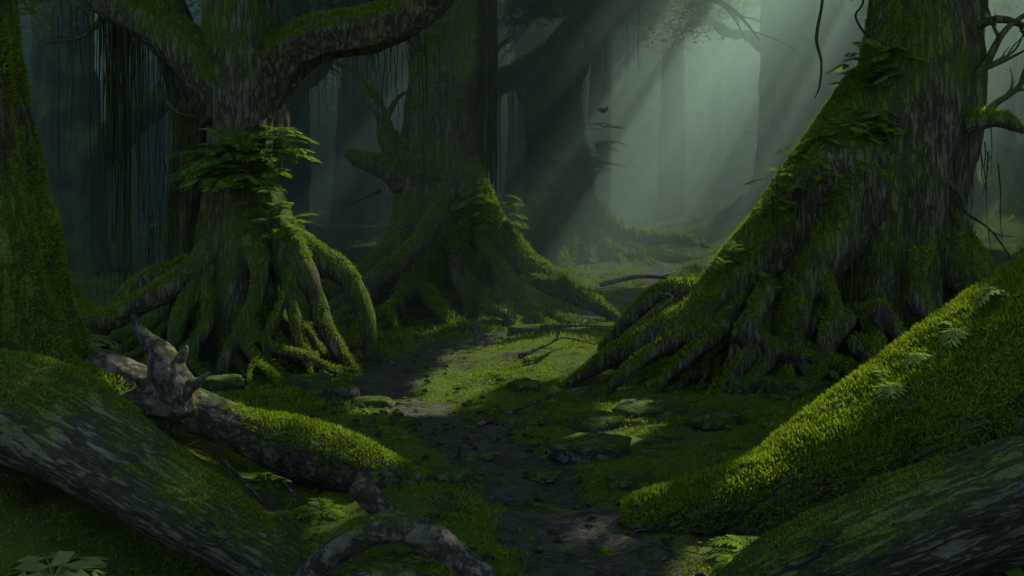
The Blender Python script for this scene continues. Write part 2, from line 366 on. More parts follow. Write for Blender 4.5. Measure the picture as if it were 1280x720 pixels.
tb.tube(Q(f,[(40,165,-5),(85,132,-15),(130,112,-20),(155,78,-26),(166,35,-30),(170,-12,-34)]),[0.36,0.26,0.19,0.14,0.11,0.07],seg=14,seed=18)
tb.tube(Q(f,[(-10,150,-20),(-40,112,-57),(-90,82,-67),(-140,58,-57),(-190,68,-30),(-240,112,-5),(-290,140,20)]),[0.3,0.2,0.15,0.14,0.13,0.11,0.08],seg=12,seed=19)
tb.tube(Q(f,[(60,130,-45),(85,80,-74),(95,40,-88),(120,8,-98),(150,-12,-104)]),[0.12,0.09,0.08,0.06,0.04],seg=10,seed=20)
tb.tube(Q(f,[(35,70,-88),(60,36,-100),(110,22,-108),(160,-4,-112)]),[0.08,0.07,0.055,0.03],seg=10,seed=21)
tb.tube(Q(f,[(-20,120,-45),(-45,70,-78),(-50,30,-94),(-80,-8,-106)]),[0.16,0.11,0.08,0.05],seg=10,seed=22)
tb.tube(Q(f,[(-25,100,-50),(-12,60,-82),(-25,25,-98),(-15,-12,-114)]),[0.14,0.09,0.075,0.05],seg=10,seed=23)
tb.tube(Q(f,[(-60,110,-10),(-110,95,-35),(-150,50,-45),(-175,20,-45),(-210,-10,-40)]),[0.28,0.17,0.12,0.09,0.05],seg=10,seed=24)
tb.tube(Q(f,[(80,120,-55),(70,70,-86),(60,30,-100),(80,4,-110),(130,-10,-120)]),[0.09,0.07,0.06,0.05,0.03],seg=8,seed=25)
gen_roots(tb,-4.25,13.7,0.8,16,1.0,2.6,0.085,0.9,math.pi*0.95,math.pi*2.1,seed=5)
gen_roots(tb,-4.6,14.3,0.9,6,1.2,2.4,0.17,0.8,0.1,math.pi,seed=6)
twigs(th,Q(f,[(-60,400,-20),(-90,350,-30),(-70,310,-35),(-40,300,-40)]),0.05,2,3)
twigs(th,Q(f,[(90,395,-10),(110,370,-10),(135,350,-12)]),0.05,2,4)
twigs(th,Q(f,[(200,425,-5),(215,395,-5),(240,380,-5)]),0.06,2,5)
twigs(th,Q(f,[(-150,440,-20),(-180,400,-30),(-230,390,-30)]),0.06,2,6)
left_o=(-4.25,13.85,0)
T1,V,N,F=organic('mossy_tree',tb,M_bark,left_o,0.028,0.026,thin=th,seed=31)
moss_on('moss',V,N,F,T1,M_moss,dens=2800,size=0.042,thr=0.42,zmax=6.2,seed=41,side=0.02,nmax=140000)
sp=cluster(f(25,245,-50),(0.38,0.15,0.40),46,0.45,0.85,1)+cluster(f(48,270,-35),(0.25,0.12,0.22),20,0.4,0.7,2,bias=(0.5,-0.3,0.1))+cluster(f(-10,240,-52),(0.2,0.1,0.25),16,0.45,0.85,3,bias=(-0.9,-0.3,0.1))
sp+=cluster(f(50,180,-45),(0.35,0.15,0.22),34,0.3,0.55,8)
fern_obj('fern_fronds',sp,M_fern,parent=T1)
vt=TB(); R=random.Random(3)
tops=[f(R.gauss(-140,16),R.uniform(425,450),R.uniform(-40,0)) for _ in range(90)]; strands(vt,tops,1.6,4.6,0.013,1)
tops=[f(R.uniform(-230,-60),R.uniform(400,460),R.uniform(-40,10)) for _ in range(45)]; strands(vt,tops,0.6,2.8,0.009,2)
tops=[f(R.uniform(60,260),R.uniform(380,430),R.uniform(-25,10)) for _ in range(60)]; strands(vt,tops,0.3,1.5,0.009,3)
tops=[f(R.uniform(-120,-50),R.uniform(150,330),R.uniform(-10,10)) for _ in range(50)]; strands(vt,tops,0.5,1.8,0.008,4)
V_,F_=vt.arrays(); obj('hanging_moss_strands',V_,F_,M_vine,parent=T1)

# ================================================================ MIDDLE TREE
f=frame(-1.61,19.9,0.0,0.01796); tb=TB(); th=TB()
tb.tube(Q(f,[(-10,-30),(-8,30),(-5,90),(0,170),(5,250),(20,330),(40,400),(50,520),(60,700),(70,880)]),[1.65,1.35,1.12,0.94,0.84,0.72,0.5,0.46,0.4,0.25],seg=32,flute=0.3,seed=51)
tb.tube(Q(f,[(20,300,0),(-5,360,-5),(-30,420,-10),(-60,520,0),(-110,680,0)]),[0.6,0.4,0.36,0.33,0.2],seg=18,seed=52)
tb.tube(Q(f,[(30,170,-20),(55,118,-45),(95,72,-62),(140,40,-68),(190,14,-72),(225,-12,-74)]),[0.56,0.36,0.28,0.22,0.16,0.09],seg=16,seed=53)
tb.tube(Q(f,[(10,170,-30),(0,120,-62),(-25,80,-80),(-70,45,-90),(-120,10,-96),(-150,-14,-100)]),[0.36,0.23,0.18,0.15,0.12,0.08],seg=12,seed=54)
tb.tube(Q(f,[(50,100,-50),(80,50,-78),(110,15,-88),(140,-12,-92)]),[0.26,0.17,0.13,0.07],seg=12,seed=55)
tb.tube(Q(f,[(30,110,-50),(25,60,-86),(40,20,-98),(30,-14,-106)]),[0.24,0.15,0.12,0.07],seg=12,seed=59)
tb.tube(Q(f,[(-40,85,-20),(-80,52,-50),(-130,28,-55),(-180,0,-40)]),[0.46,0.26,0.17,0.09],seg=12,seed=56)
gen_roots(tb,-1.7,19.6,1.4,16,1.6,3.8,0.15,1.2,math.pi*0.9,math.pi*2.1,seed=15)
tb.tube(Q(f,[(-40,185,-20),(-62,215,-25),(-70,245,-28),(-90,275,-30)]),[0.32,0.2,0.14,0.09],seg=12,seed=57)
twigs(th,Q(f,[(-88,270,-30),(-100,295,-32),(-125,305,-35),(-148,318,-38)]),0.1,2,21)
twigs(th,Q(f,[(-66,235,-28),(-50,262,-30),(-32,275,-32)]),0.09,2,22)
tb.tube(Q(f,[(-45,165,-25),(-75,180,-35),(-95,185,-38),(-110,195,-40)]),[0.35,0.2,0.15,0.09],seg=12,seed=58)
twigs(th,Q(f,[(-70,150,-30),(-95,140,-35),(-120,128,-40)]),0.05,2,23)
twigs(th,Q(f,[(60,300,-10),(75,330,-10),(95,345,-14)]),0.07,2,25)
twigs(th,Q(f,[(-20,380,-10),(-50,372,-10),(-78,350,-12),(-80,330,-12)]),0.07,2,26)
T2,V,N,F=organic('mossy_tree',tb,M_bark,(-1.61,19.9,0),0.042,0.04,dscale=(3.6,3.6,1.1),thin=th,seed=61)
moss_on('moss',V,N,F,T2,M_moss,dens=1300,size=0.075,thr=0.3,zmax=7.5,seed=43,side=0.05,nmax=110000)
fern_obj('fern_fronds',cluster(f(60,125,-60),(0.6,0.2,0.35),34,0.35,0.7,11)+cluster(f(130,52,-75),(0.8,0.2,0.15),34,0.3,0.6,12)+cluster(f(0,300,-40),(0.5,0.1,1.0),14,0.3,0.6,13),M_fern,parent=T2)
vt=TB(); tops=[f(R.uniform(48,70),R.uniform(380,430),R.uniform(-40,-10)) for _ in range(80)]; strands(vt,tops,2.5,5.6,0.017,5)
tops=[f(R.uniform(-60,60),R.uniform(60,300),-60+abs(R.gauss(0,4))) for _ in range(40)]; strands(vt,tops,0.5,1.6,0.01,6)
V_,F_=vt.arrays(); obj('hanging_moss_strands',V_,F_,M_vine,parent=T2)

# ================================================================ THIRD (FAR CENTRE) TREE
f=frame(1.74,35.0,0.9,0.0316); tb=TB(); th=TB()
tb.tube(Q(f,[(0,-20),(0,30),(0,90),(-2,150),(2,200),(18,235),(45,268),(80,295),(130,325),(200,400)]),[1.6,1.3,1.12,1.05,1.0,0.9,0.7,0.55,0.42,0.25],seg=28,flute=0.25,seed=71)
tb.tube(Q(f,[(20,230),(-20,215),(-55,203),(-85,190),(-130,200)]),[0.7,0.55,0.42,0.35,0.2],seg=14,seed=72)
tb.tube(Q(f,[(15,90,-30),(35,50,-42),(60,22,-46),(95,6,-50),(140,4,-50),(180,-6,-50)]),[0.5,0.3,0.22,0.17,0.12,0.06],seg=10,seed=74)
tb.tube(Q(f,[(25,110,-30),(38,80,-40),(38,50,-44),(46,20,-48)]),[0.4,0.2,0.16,0.1],seg=10,seed=75)
gen_roots(tb,1.74,34.6,1.5,13,2.2,5.5,0.2,1.3,math.pi*0.9,math.pi*2.15,seed=25)
twigs(th,Q(f,[(110,310),(150,312),(190,305),(225,285),(255,250)]),0.22,3,31,n=4)
twigs(th,Q(f,[(140,330),(180,350),(230,345),(270,320)]),0.2,3,32,n=4)
twigs(th,Q(f,[(-50,205),(-45,180),(-30,165),(-15,160)]),0.18,2,33)
twigs(th,Q(f,[(60,280),(50,310),(80,340)]),0.2,2,34)
T3,V,N,F=organic('mossy_tree',tb,M_bark,(1.74,35,0.9),0.08,0.08,dscale=(2,2,0.6),thin=th,seed=81)
moss_on('moss',V,N,F,T3,M_moss,dens=330,size=0.15,thr=0.1,zmax=14,seed=44,side=0.12,nmax=60000)
fern_obj('fern_fronds',cluster(f(30,110,-38),(1.0,0.3,0.9),40,0.6,1.2,14,bias=(0.5,-0.4,0.1)),M_fern,parent=T3)
vt=TB(); strands(vt,[f(62,285,0),f(88,300,0),f(103,305,0),f(-70,195,0),f(-60,195,0)],2.5,4.6,0.03,7)
strands(vt,[f(R.uniform(-80,-20),195,R.uniform(-5,5)) for _ in range(20)],0.6,3.0,0.02,8)
V_,F_=vt.arrays(); obj('hanging_vines',V_,F_,M_vine,parent=T3)

# ================================================================ RIGHT TREE
f=frame(5.0,12.6,0.0,0.01137); tb=TB(); th=TB()
tb.tube(Q(f,[(-10,-40,10),(0,30,10),(10,110,10),(20,180,10),(34,250,8),(52,320,5),(62,390,0),(70,460,0),(100,540,20),(170,640,50),(260,780,80),(350,980,110)]),[1.3,1.2,1.05,0.95,0.88,0.82,0.74,0.68,0.58,0.5,0.38,0.15],seg=36,flute=0.28,seed=91)
tb.tube(Q(f,[(10,370,0),(-15,310,-10),(-60,240,-20),(-110,185,-30),(-160,140,-36),(-195,95,-40),(-215,40,-40),(-240,-15,-40)]),[0.3,0.45,0.56,0.53,0.42,0.32,0.24,0.18],seg=20,flute=0.28,seed=92)
tb.tube(Q(f,[(-20,250,-30),(-60,180,-50),(-95,120,-60),(-120,60,-70),(-140,0,-70)]),[0.4,0.45,0.38,0.28,0.24],seg=18,flute=0.28,seed=89)
tb.tube(Q(f,[(-150,140,-40),(-210,95,-55),(-270,60,-60),(-320,35,-56),(-365,5,-50),(-400,-18,-46)]),[0.34,0.24,0.18,0.13,0.09,0.05],seg=14,seed=93)
tb.tube(Q(f,[(-200,100,-40),(-245,112,-20),(-290,78,-10),(-330,30,0)]),[0.22,0.13,0.09,0.05],seg=10,seed=94)
tb.tube(Q(f,[(80,160,-40),(110,110,-70),(140,70,-90),(185,20,-100),(220,-10,-104)]),[0.36,0.22,0.16,0.12,0.08],seg=14,seed=95)
tb.tube(Q(f,[(60,200,-10),(120,130,-20),(170,90,-10),(230,50,0),(300,30,10)]),[0.5,0.32,0.22,0.17,0.12],seg=14,seed=96)
for i,pts in enumerate([((-170,110,-60),(-200,70,-80),(-240,40,-95),(-300,-12,-105)),((-150,90,-80),(-160,55,-100),(-190,25,-112),(-215,-14,-124)),((-110,100,-95),(-120,50,-116),(-110,20,-126),(-135,-16,-140)),((-60,90,-105),(-90,45,-122),(-60,15,-134),(-90,-18,-146)),((-30,100,-110),(0,50,-125),(-20,22,-138),(30,-14,-150)),((-130,60,-95),(-90,40,-118),(-60,30,-130),(-20,-12,-145)),((20,110,-100),(50,50,-118),(90,20,-128),(140,-14,-138)),((-190,80,-70),(-250,60,-84),(-300,30,-90),(-340,-14,-94)),((-140,120,-80),(-165,80,-100),(-150,45,-112),(-175,10,-122),(-160,-16,-132)),((-90,150,-80),(-75,100,-105),(-95,60,-122),(-70,20,-134),(-85,-16,-144)),((30,160,-90),(20,110,-108),(45,60,-120),(10,20,-130),(20,-16,-142)),((-180,70,-90),(-140,50,-112),(-110,45,-126),(-70,30,-136),(-40,-12,-150)),((-60,60,-122),(-20,45,-132),(30,30,-138),(80,-10,-146))]):
    tb.tube(Q(f,pts),[0.13,0.095,0.08,0.045],seg=10,seed=100+i)
gen_roots(tb,4.6,12.3,1.2,18,1.0,2.6,0.08,1.1,math.pi*0.95,math.pi*2.05,seed=35)
gen_roots(tb,3.1,12.1,0.5,10,0.8,2.0,0.065,0.7,math.pi*0.7,math.pi*1.9,seed=36)
tb.tube(Q(f,[(80,300,-10),(110,312,-30),(135,318,-40),(152,315,-44),(172,302,-48)]),[0.3,0.18,0.12,0.09,0.03],seg=12,seed=97)
twigs(th,Q(f,[(120,315,-38),(140,335,-45),(165,355,-50),(178,385,-55),(182,405,-56)]),0.06,2,41)
twigs(th,Q(f,[(70,250,-60),(85,225,-70),(90,205,-74),(120,180,-80),(160,110,-90)]),0.035,1,42,ln=0.3)
twigs(th,Q(f,[(90,350,-30),(130,380,-35),(160,430,-40),(230,470,-44)]),0.09,3,43)
twigs(th,Q(f,[(100,420,-20),(150,440,-30),(190,430,-36),(220,450,-40)]),0.08,2,44)
twigs(th,Q(f,[(60,300,-66),(40,270,-76),(44,220,-86),(20,180,-92)]),0.03,1,45,ln=0.3)
twigs(th,Q(f,[(-270,85,-55),(-250,105,-60),(-275,112,-65)]),0.03,1,46)
T4,V,N,F=organic('mossy_tree',tb,M_bark,(5.0,12.6,0),0.028,0.028,dscale=(5,5,1.4),thin=th,seed=101)
moss_on('moss',V,N,F,T4,M_moss,dens=2800,size=0.042,thr=0.32,zmax=6.2,seed=45,side=0.05,nmax=180000)
sp=cluster(f(0,385,-40),(0.35,0.2,0.3),36,0.25,0.55,22,bias=(-0.3,-0.3,0.1))+cluster(f(-20,310,-55),(0.45,0.15,0.3),36,0.2,0.45,23)+cluster(f(-85,285,-22),(0.12,0.1,0.12),9,0.2,0.4,21,bias=(-0.6,-0.5,0.1))
sp+=cluster(f(-110,235,-66),(0.5,0.2,0.35),50,0.15,0.38,24)+cluster(f(-180,150,-80),(0.35,0.1,0.2),30,0.12,0.28,25)
fern_obj('fern_fronds',sp,M_fern,parent=T4)
vt=TB(); 
vt.tube(Q(f,[(-55,560,-20),(-58,470,-20),(-66,420,-20),(-60,390,-20),(-62,360,-20),(-68,345,-20)]),[0.02,0.02,0.022,0.018,0.014,0.006],seg=6,sub=4,flute=0)
vt.tube(Q(f,[(-25,560,-20),(-10,470,-25),(-20,445,-25),(-8,420,-30),(10,410,-30)]),[0.015,0.015,0.015,0.015,0.006],seg=6,sub=4,flute=0)
vt.tube(Q(f,[(200,560,-90),(193,470,-90),(197,330,-90),(185,250,-90),(160,205,-90)]),[0.04,0.04,0.035,0.03,0.01],seg=8,sub=4,flute=0.1)
strands(vt,[f(R.uniform(-160,90),R.uniform(90,260),-95+abs(R.gauss(0,20))) for _ in range(130)],0.3,1.3,0.008,9)
strands(vt,[f(R.uniform(20,140),R.uniform(260,320),R.uniform(-65,-40)) for _ in range(50)],0.3,1.2,0.008,10)
V_,F_=vt.arrays(); obj('hanging_vines',V_,F_,M_vine,parent=T4)

# ================================================================ LEFT EDGE TREE
f=frame(-4.62,8.0,0.0,0.00722)
tb=TB()
tb.tube(Q(f,[(-60,-30),(-60,60),(-60,150),(-60,260),(-70,380),(-80,500),(-85,640),(-80,900),(-60,1300),(-20,1800)]),[1.3,1.12,0.95,0.82,0.74,0.7,0.68,0.6,0.5,0.2],seg=36,flute=0.2,seed=111)
tb.tube(Q(f,[(0,240,-10),(40,170,-20),(80,125,-25),(130,110,-20),(170,95,-15),(210,60,-10)]),[0.35,0.32,0.22,0.15,0.11,0.07],seg=14,seed=112)
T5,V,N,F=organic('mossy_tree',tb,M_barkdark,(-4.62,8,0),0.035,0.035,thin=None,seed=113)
moss_on('moss',V,N,F,T5,M_moss,dens=3500,size=0.035,thr=0.1,zmax=5.2,seed=46,side=0.2,nmax=120000)

# ================================================================ LOGS
f=frame(-3.55,6.15,0.0,0.00555)
tb=TB()
tb.tube(Q(f,[(-140,170,30),(-40,190,20),(50,178,10),(130,135,0),(200,90,-8),(270,52,-14),(340,10,-22),(400,-40,-30)]),[0.36,0.37,0.36,0.33,0.29,0.26,0.22,0.18],seg=32,flute=0.14,seed=121)
L1,V,N,F=organic('fallen_log',tb,M_log,(-3.0,6.15,0.5),0.022,0.024,dscale=(4,9,9),seed=122)
moss_on('moss',V,N,F,L1,M_moss,dens=7000,size=0.024,thr=0.62,zmax=4,seed=47,side=0.0,nmax=110000)
f=frame(-4.62,8.0,0.0,0.00722); tb=TB()
tb.tube(Q(f,[(110,138,10),(170,113,5),(240,86,0),(310,58,-5),(380,36,-10),(450,16,-14),(530,-6,-20)]),[0.15,0.17,0.17,0.18,0.25,0.24,0.12],seg=24,flute=0.15,seed=131)
tb.tube(Q(f,[(220,90,-8),(219,118,-14),(216,143,-18),(206,163,-18),(192,174,-18),(181,188,-18),(173,206,-18)]),[0.22,0.19,0.15,0.10,0.06,0.035,0.008],seg=14,flute=0.25,seed=132)
tb.tube(Q(f,[(219,116,-14),(234,122,-18),(252,120,-20),(270,136,-20)]),[0.17,0.10,0.05,0.008],seg=12,seed=133)
tb.tube(Q(f,[(216,140,-16),(230,149,-20),(237,158,-20),(241,170,-20)]),[0.11,0.06,0.035,0.006],seg=10,seed=134)
tb.tube(Q(f,[(200,100,-14),(170,100,-26),(145,104,-34),(126,104,-38)]),[0.14,0.09,0.05,0.01],seg=10,seed=135)
L2,V,N,F=organic('broken_log',tb,M_dead,(-3.0,8.0,0.4),0.018,0.016,dscale=(5,9,7),seed=136)
moss_on('moss',V,N,F,L2,M_moss,dens=9000,size=0.033,thr=0.35,zmax=0.66,seed=48,side=0.1,nmax=90000)
f=frame(-1.28,5.6,0.0,0.00505)
tb=TB()
tb.tube(Q(f,[(-30,-20,10),(10,34,5),(50,68,0),(95,84,0),(145,78,-4),(190,48,-6),(235,10,-6),(280,-30,-6)]),[0.07,0.08,0.085,0.085,0.08,0.075,0.07,0.05],seg=18,flute=0.15,seed=141)
tb.tube(Q(f,[(130,80,-6),(146,90,-14),(150,102,-16)]),[0.04,0.025,0.008],seg=8,seed=142)
tb.tube(Q(f,[(0,-20,-6),(60,20,-12),(130,28,-16),(200,-20,-16)]),[0.05,0.06,0.06,0.04],seg=12,seed=143)
L3,V,N,F=organic('arched_root',tb,M_dead,(-0.7,5.6,0.2),0.012,0.01,dscale=(9,14,14),seed=144)
moss_on('moss',V,N,F,L3,M_moss,dens=6000,size=0.016,thr=0.85,zmax=4,seed=49,nmax=15000)
tb=TB(); tb.tube(Q(frame(-1.1,6.3,0,0.0057),[(0,84,0),(16,66,0),(36,46,0),(60,26,0),(90,-8,5)]),[0.075,0.075,0.065,0.06,0.04],seg=14,flute=0.25,seed=145)
organic('dead_branch',tb,M_dead,(-1.0,6.3,0.2),0.012,0.01,dscale=(9,14,14),seed=146)
f=frame(0.92,6.8,0.0,0.00614)
tb=TB()
tb.tube(Q(f,[(-6,2,0),(25,6,0),(80,10,0),(160,22,4),(260,52,10),(370,105,20),(480,180,30),(600,260,40),(760,340,50)]),[0.13,0.2,0.26,0.34,0.46,0.58,0.62,0.62,0.6],seg=32,flute=0.14,seed=151)
L4,V,N,F=organic('mossy_log',tb,M_logr,(2.5,6.8,0.3),0.025,0.035,dscale=(3,6,6),seed=152)
moss_on('moss',V,N,F,L4,M_moss,dens=9000,size=0.03,thr=-0.1,zmax=4,seed=50,side=0.25,nmax=230000)
sp=[]
for (u,v,n,L) in ((170,80,3,0.14),(222,106,4,0.16),(262,130,4,0.2),(288,146,4,0.2),(325,174,4,0.24),(372,208,4,0.26),(415,242,5,0.3),(470,284,5,0.32)):
    for i in range(n):
        a=random.uniform(0,6.28); sp.append((f(u+random.uniform(-7,7),v+random.uniform(-6,4),4+random.uniform(-12,10)),(math.cos(a)*0.9-0.2,math.sin(a)*0.5-0.15,1.3),L*random.uniform(0.8,1.3),2.2))
fern_obj('leafy_sprigs',sp,M_pale,parent=L4,n=8,lw=0.17,ratio=0.24)
f=frame(1.36,5.2,0.0,0.00469)
tb=TB(); tb.tube(Q(f,[(-60,-20,0),(20,40,0),(110,85,0),(220,125,0),(340,160,0),(480,190,0)]),[0.16,0.22,0.26,0.28,0.3,0.3],seg=28,flute=0.16,seed=161)
tb.tube(Q(f,[(-40,30,-20),(0,70,-30),(50,96,-40),(90,125,-46),(112,148,-48)]),[0.03,0.03,0.025,0.018,0.005],seg=8,seed=162)
L5,V,N,F=organic('fallen_log',tb,M_logr,(2.2,5.2,0.5),0.02,0.02,dscale=(4,9,9),seed=163)
moss_on('moss',V,N,F,L5,M_moss,dens=6000,size=0.022,thr=0.8,zmax=4,seed=51,nmax=40000)

# ================================================================ stones
def stone(x,y,a,b,h,seed):
    n=26;m=14; th_=np.linspace(0,2*np.pi,n,endpoint=False); ph=np.linspace(0.02,np.pi-0.02,m)
    A,B=np.meshgrid(th_,ph); P=np.stack([np.cos(A)*np.sin(B),np.sin(A)*np.sin(B),np.cos(B)],-1).reshape(-1,3)
    k=1+0.35*fbm(P*1.5+seed*7,3,seed)+0.06*fbm(P*7,2,seed+1); P=np.sign(P)*np.abs(P)**0.85*k[:,None]*np.array([a,b,h])
    P[:,2]=np.minimum(P[:,2],h*0.75+0.1*h*P[:,0]/a)
    z0=Hs(x,y); I=np.arange(n*m).reshape(m,n); J=np.roll(I,-1,1)
    F=np.stack([I[:-1],I[1:],J[1:],J[:-1]],-1).reshape(-1,4)
    return obj('mossy_stone',P+np.array([x,y,z0+h*0.2]),F,M_stone,origin=(x,y,z0))
for i,(x,y,a,b,h) in enumerate([(0.75,8.75,0.45,0.25,0.17),(0.95,9.9,0.33,0.25,0.15),(-1.75,11.2,0.28,0.2,0.14),(-2.3,11.5,0.35,0.22,0.17),(-2.7,11.9,0.3,0.2,0.16),(3.1,11.3,0.4,0.3,0.2),(3.6,10.9,0.45,0.3,0.17),(1.6,10.4,0.4,0.3,0.15),(0.25,7.0,0.3,0.2,0.07),(0.1,10.2,0.3,0.2,0.09),(-3.9,12.0,0.3,0.2,0.13),(0.3,16.2,0.4,0.3,0.18),(2.2,9.6,0.35,0.25,0.14),(-0.6,8.0,0.25,0.16,0.09),(1.05,7.9,0.22,0.15,0.09),(0.15,11.9,0.22,0.16,0.12),(4.4,9.8,0.3,0.2,0.1),(-0.35,8.9,0.2,0.13,0.08),(0.3,8.3,0.16,0.12,0.07),(-1.2,10.0,0.18,0.13,0.09),(0.75,6.4,0.15,0.1,0.05)]):
    stone(x,y,a,b,h,200+i)
tbp=TB(); R=random.Random(9)
for i in range(420):
    q=PC[R.randint(0,60)]; x=q[0]+R.gauss(0,0.5); y=q[1]+R.gauss(0,0.6); r=R.uniform(0.012,0.045); z=Hs(x,y)+0.03
    tbp.tube([(x-r,y,z),(x,y+r*0.2,z+r*0.3),(x+r,y,z)],[r*0.4,r*0.8,r*0.35],seg=6,sub=2,flute=0.2,seed=i,flat=0.6)
V_,F_=tbp.arrays(); obj('path_pebbles',V_,F_,M_stone)
n=5200; x=rng.uniform(-5,5,n); y=rng.uniform(5,17,n); kk=fbm(np.c_[x,y,x*0]*1.2,2,66)>-0.1; x=x[kk];y=y[kk]; z=H(x,y)+0.035
a=rng.uniform(0,6.28,len(x)); s=rng.uniform(0.012,0.035,len(x)); Pp=np.c_[x,y,z]; d=np.c_[np.cos(a),np.sin(a),rng.uniform(-.3,.3,len(x))]*s[:,None]; e=np.c_[-np.sin(a),np.cos(a),rng.uniform(-.4,.4,len(x))]*(s*0.5)[:,None]
VL=np.stack([Pp-d,Pp+e,Pp+d,Pp-e],1).reshape(-1,3); obj('fallen_leaves',VL,np.arange(len(VL)).reshape(-1,4),M_litter,smooth=False)
tbp=TB()
for i in range(260):
    x=R.uniform(-4,4); y=R.uniform(5.5,16); a=R.uniform(0,3.14); L=R.uniform(0.08,0.35); pts=[]
    for j in range(4):
        pts.append((x,y,Hs(x,y)+0.035+R.uniform(0,0.02))); x+=math.cos(a)*L/3; y+=math.sin(a)*L/3; a+=R.uniform(-.4,.4)
    tbp.tube(pts,[0.006,0.005,0.004,0.002],seg=5,sub=2,flute=0)
V_,F_=tbp.arrays(); obj('twig_litter',V_,F_,M_dead)
def lying(name,xy,r,seed,h=0.03,up=None,depth=2,n=3):
    tb=TB(); pts=[(x,y,Hs(x,y)+h+(up[i] if up else 0)) for i,(x,y) in enumerate(xy)]
    twigs(tb,pts,r,depth,seed,n,ln=0.35); V,F=tb.arrays(); obj(name,V,F,M_dead,origin=pts[0])
lying('dead_branch',[(-0.4,10.2),(0.0,10.5),(0.4,10.9),(0.85,11.3),(1.3,11.6)],0.035,71,up=[0,.06,.1,.16,.1])
lying('dead_branch',[(0.1,12.8),(0.5,13.0),(0.8,13.4),(1.4,13.7)],0.04,72,up=[.1,.16,.12,0])
lying('dead_branch',[(-2.3,7.0),(-2.0,6.9),(-1.75,6.8),(-1.5,6.7)],0.016,73,up=[.5,.3,.16,.02])
lying('dead_branch',[(-1.9,7.3),(-1.7,7.2),(-1.4,7.1)],0.012,74,up=[.25,.12,.02])
lying('dead_branch',[(0.5,15.5),(1.2,15.8),(1.9,16.4)],0.05,75,up=[.1,.2,.1])
lying('dead_branch',[(2.5,25),(3.6,25.4),(4.6,26),(5.4,26)],0.09,76,up=[.1,.3,.2,.1])
lying('dead_branch',[(1.4,7.3),(1.75,7.6),(2.1,7.9)],0.012,77,up=[.02,.06,.1])
lying('dead_branch',[(-1.9,13.0),(-1.6,12.8),(-1.2,12.9)],0.025,78,up=[.2,.12,0])
tb=TB(); zz=Hs(-0.52,14.6)
tb.tube([(-0.52,14.6,zz-0.05),(-0.53,14.6,zz+0.1),(-0.56,14.6,zz+0.24),(-0.54,14.6,zz+0.36)],[0.22,0.13,0.07,0.01],seg=12,flute=0.4,seed=3)
tb.tube([(-0.5,14.6,zz+0.05),(-0.35,14.55,zz+0.08),(-0.2,14.5,zz-0.02)],[0.1,0.06,0.03],seg=8,seed=4)
tb.tube([(-0.5,14.6,zz+0.05),(-0.46,14.6,zz+0.16),(-0.41,14.6,zz+0.2)],[0.08,0.04,0.01],seg=8,seed=5)
organic('tree_stump',tb,M_dead,(-0.52,14.6,zz),0.018,0.012,seed=6)

# ================================================================ ferns and undergrowth
def gfern(name,x,y,n,L,mat=M_fern,nn=12,lw=0.15,rat=0.22,zoff=0.0,dr=1.2):
    z=Hs(x,y)+zoff; sp=[]
    for i in range(n):
        a=6.28*i/n+random.uniform(-.3,.3); sp.append(((x,y,z),(math.cos(a),math.sin(a),random.uniform(0.5,1.1)),L*random.uniform(0.7,1.15),dr))
    return fern_obj(name,sp,mat,origin=(x,y,z),n=nn,lw=lw,ratio=rat)
for (x,y,n,L) in ((-1.55,7.3,7,0.35),(-2.9,7.3,9,0.5),(1.65,6.15,8,0.32),(-2.65,8.8,7,0.35),(-2.2,7.9,6,0.3),(1.55,6.0,7,0.3),(-1.8,6.2,7,0.25),(6.5,18,9,1.0),(4.5,22,9,1.0),(8.5,24,9,1.3),(-6.0,15.5,9,0.8),(-7.6,17,9,1.0),(-3.3,16.5,9,0.6),(2.0,8.3,7,0.3),(-3.4,10.6,8,0.4),(2.9,9.6,8,0.35),(-1.45,6.7,7,0.28),(-2.35,5.75,8,0.32)):
    gfern('fern',x,y,n,L)
for (x,y,L) in ((-2.85,5.5,0.34),(-2.45,5.35,0.28)):
    gfern('broadleaf_plant',x,y,5,L,mat=M_pale,nn=4,lw=0.3,rat=0.38,zoff=0.06,dr=0.9)
gfern('broadleaf_plant',-4.3,8.9,6,0.4,mat=M_pale,nn=5,lw=0.25,rat=0.35,zoff=0.5)
for (x,y) in ((2.9,5.0),(2.6,4.9),(3.2,5.3)): gfern('broadleaf_plant',x,y,7,0.35,mat=M_fern,nn=5,lw=0.25,rat=0.4)
frond.n=0; Vl=[];Fl=[]
for i in range(560):
    y=random.uniform(5.5,17); x=random.uniform(-0.5,0.5)*y*1.05
    if pathdist(np.array([x]),np.array([y]))[0]<0.6: continue
    z=Hs(x,y); 
    for k in range(4):
        a=random.uniform(0,6.28); frond(Vl,Fl,(x,y,z),(math.cos(a),math.sin(a),0.9),random.uniform(0.05,0.15)*(0.6+y/16),n=4,lw=0.2,droop=1.2,ratio=0.32)
obj('undergrowth_seedlings',np.array(Vl),np.array(Fl),M_fern,smooth=False)

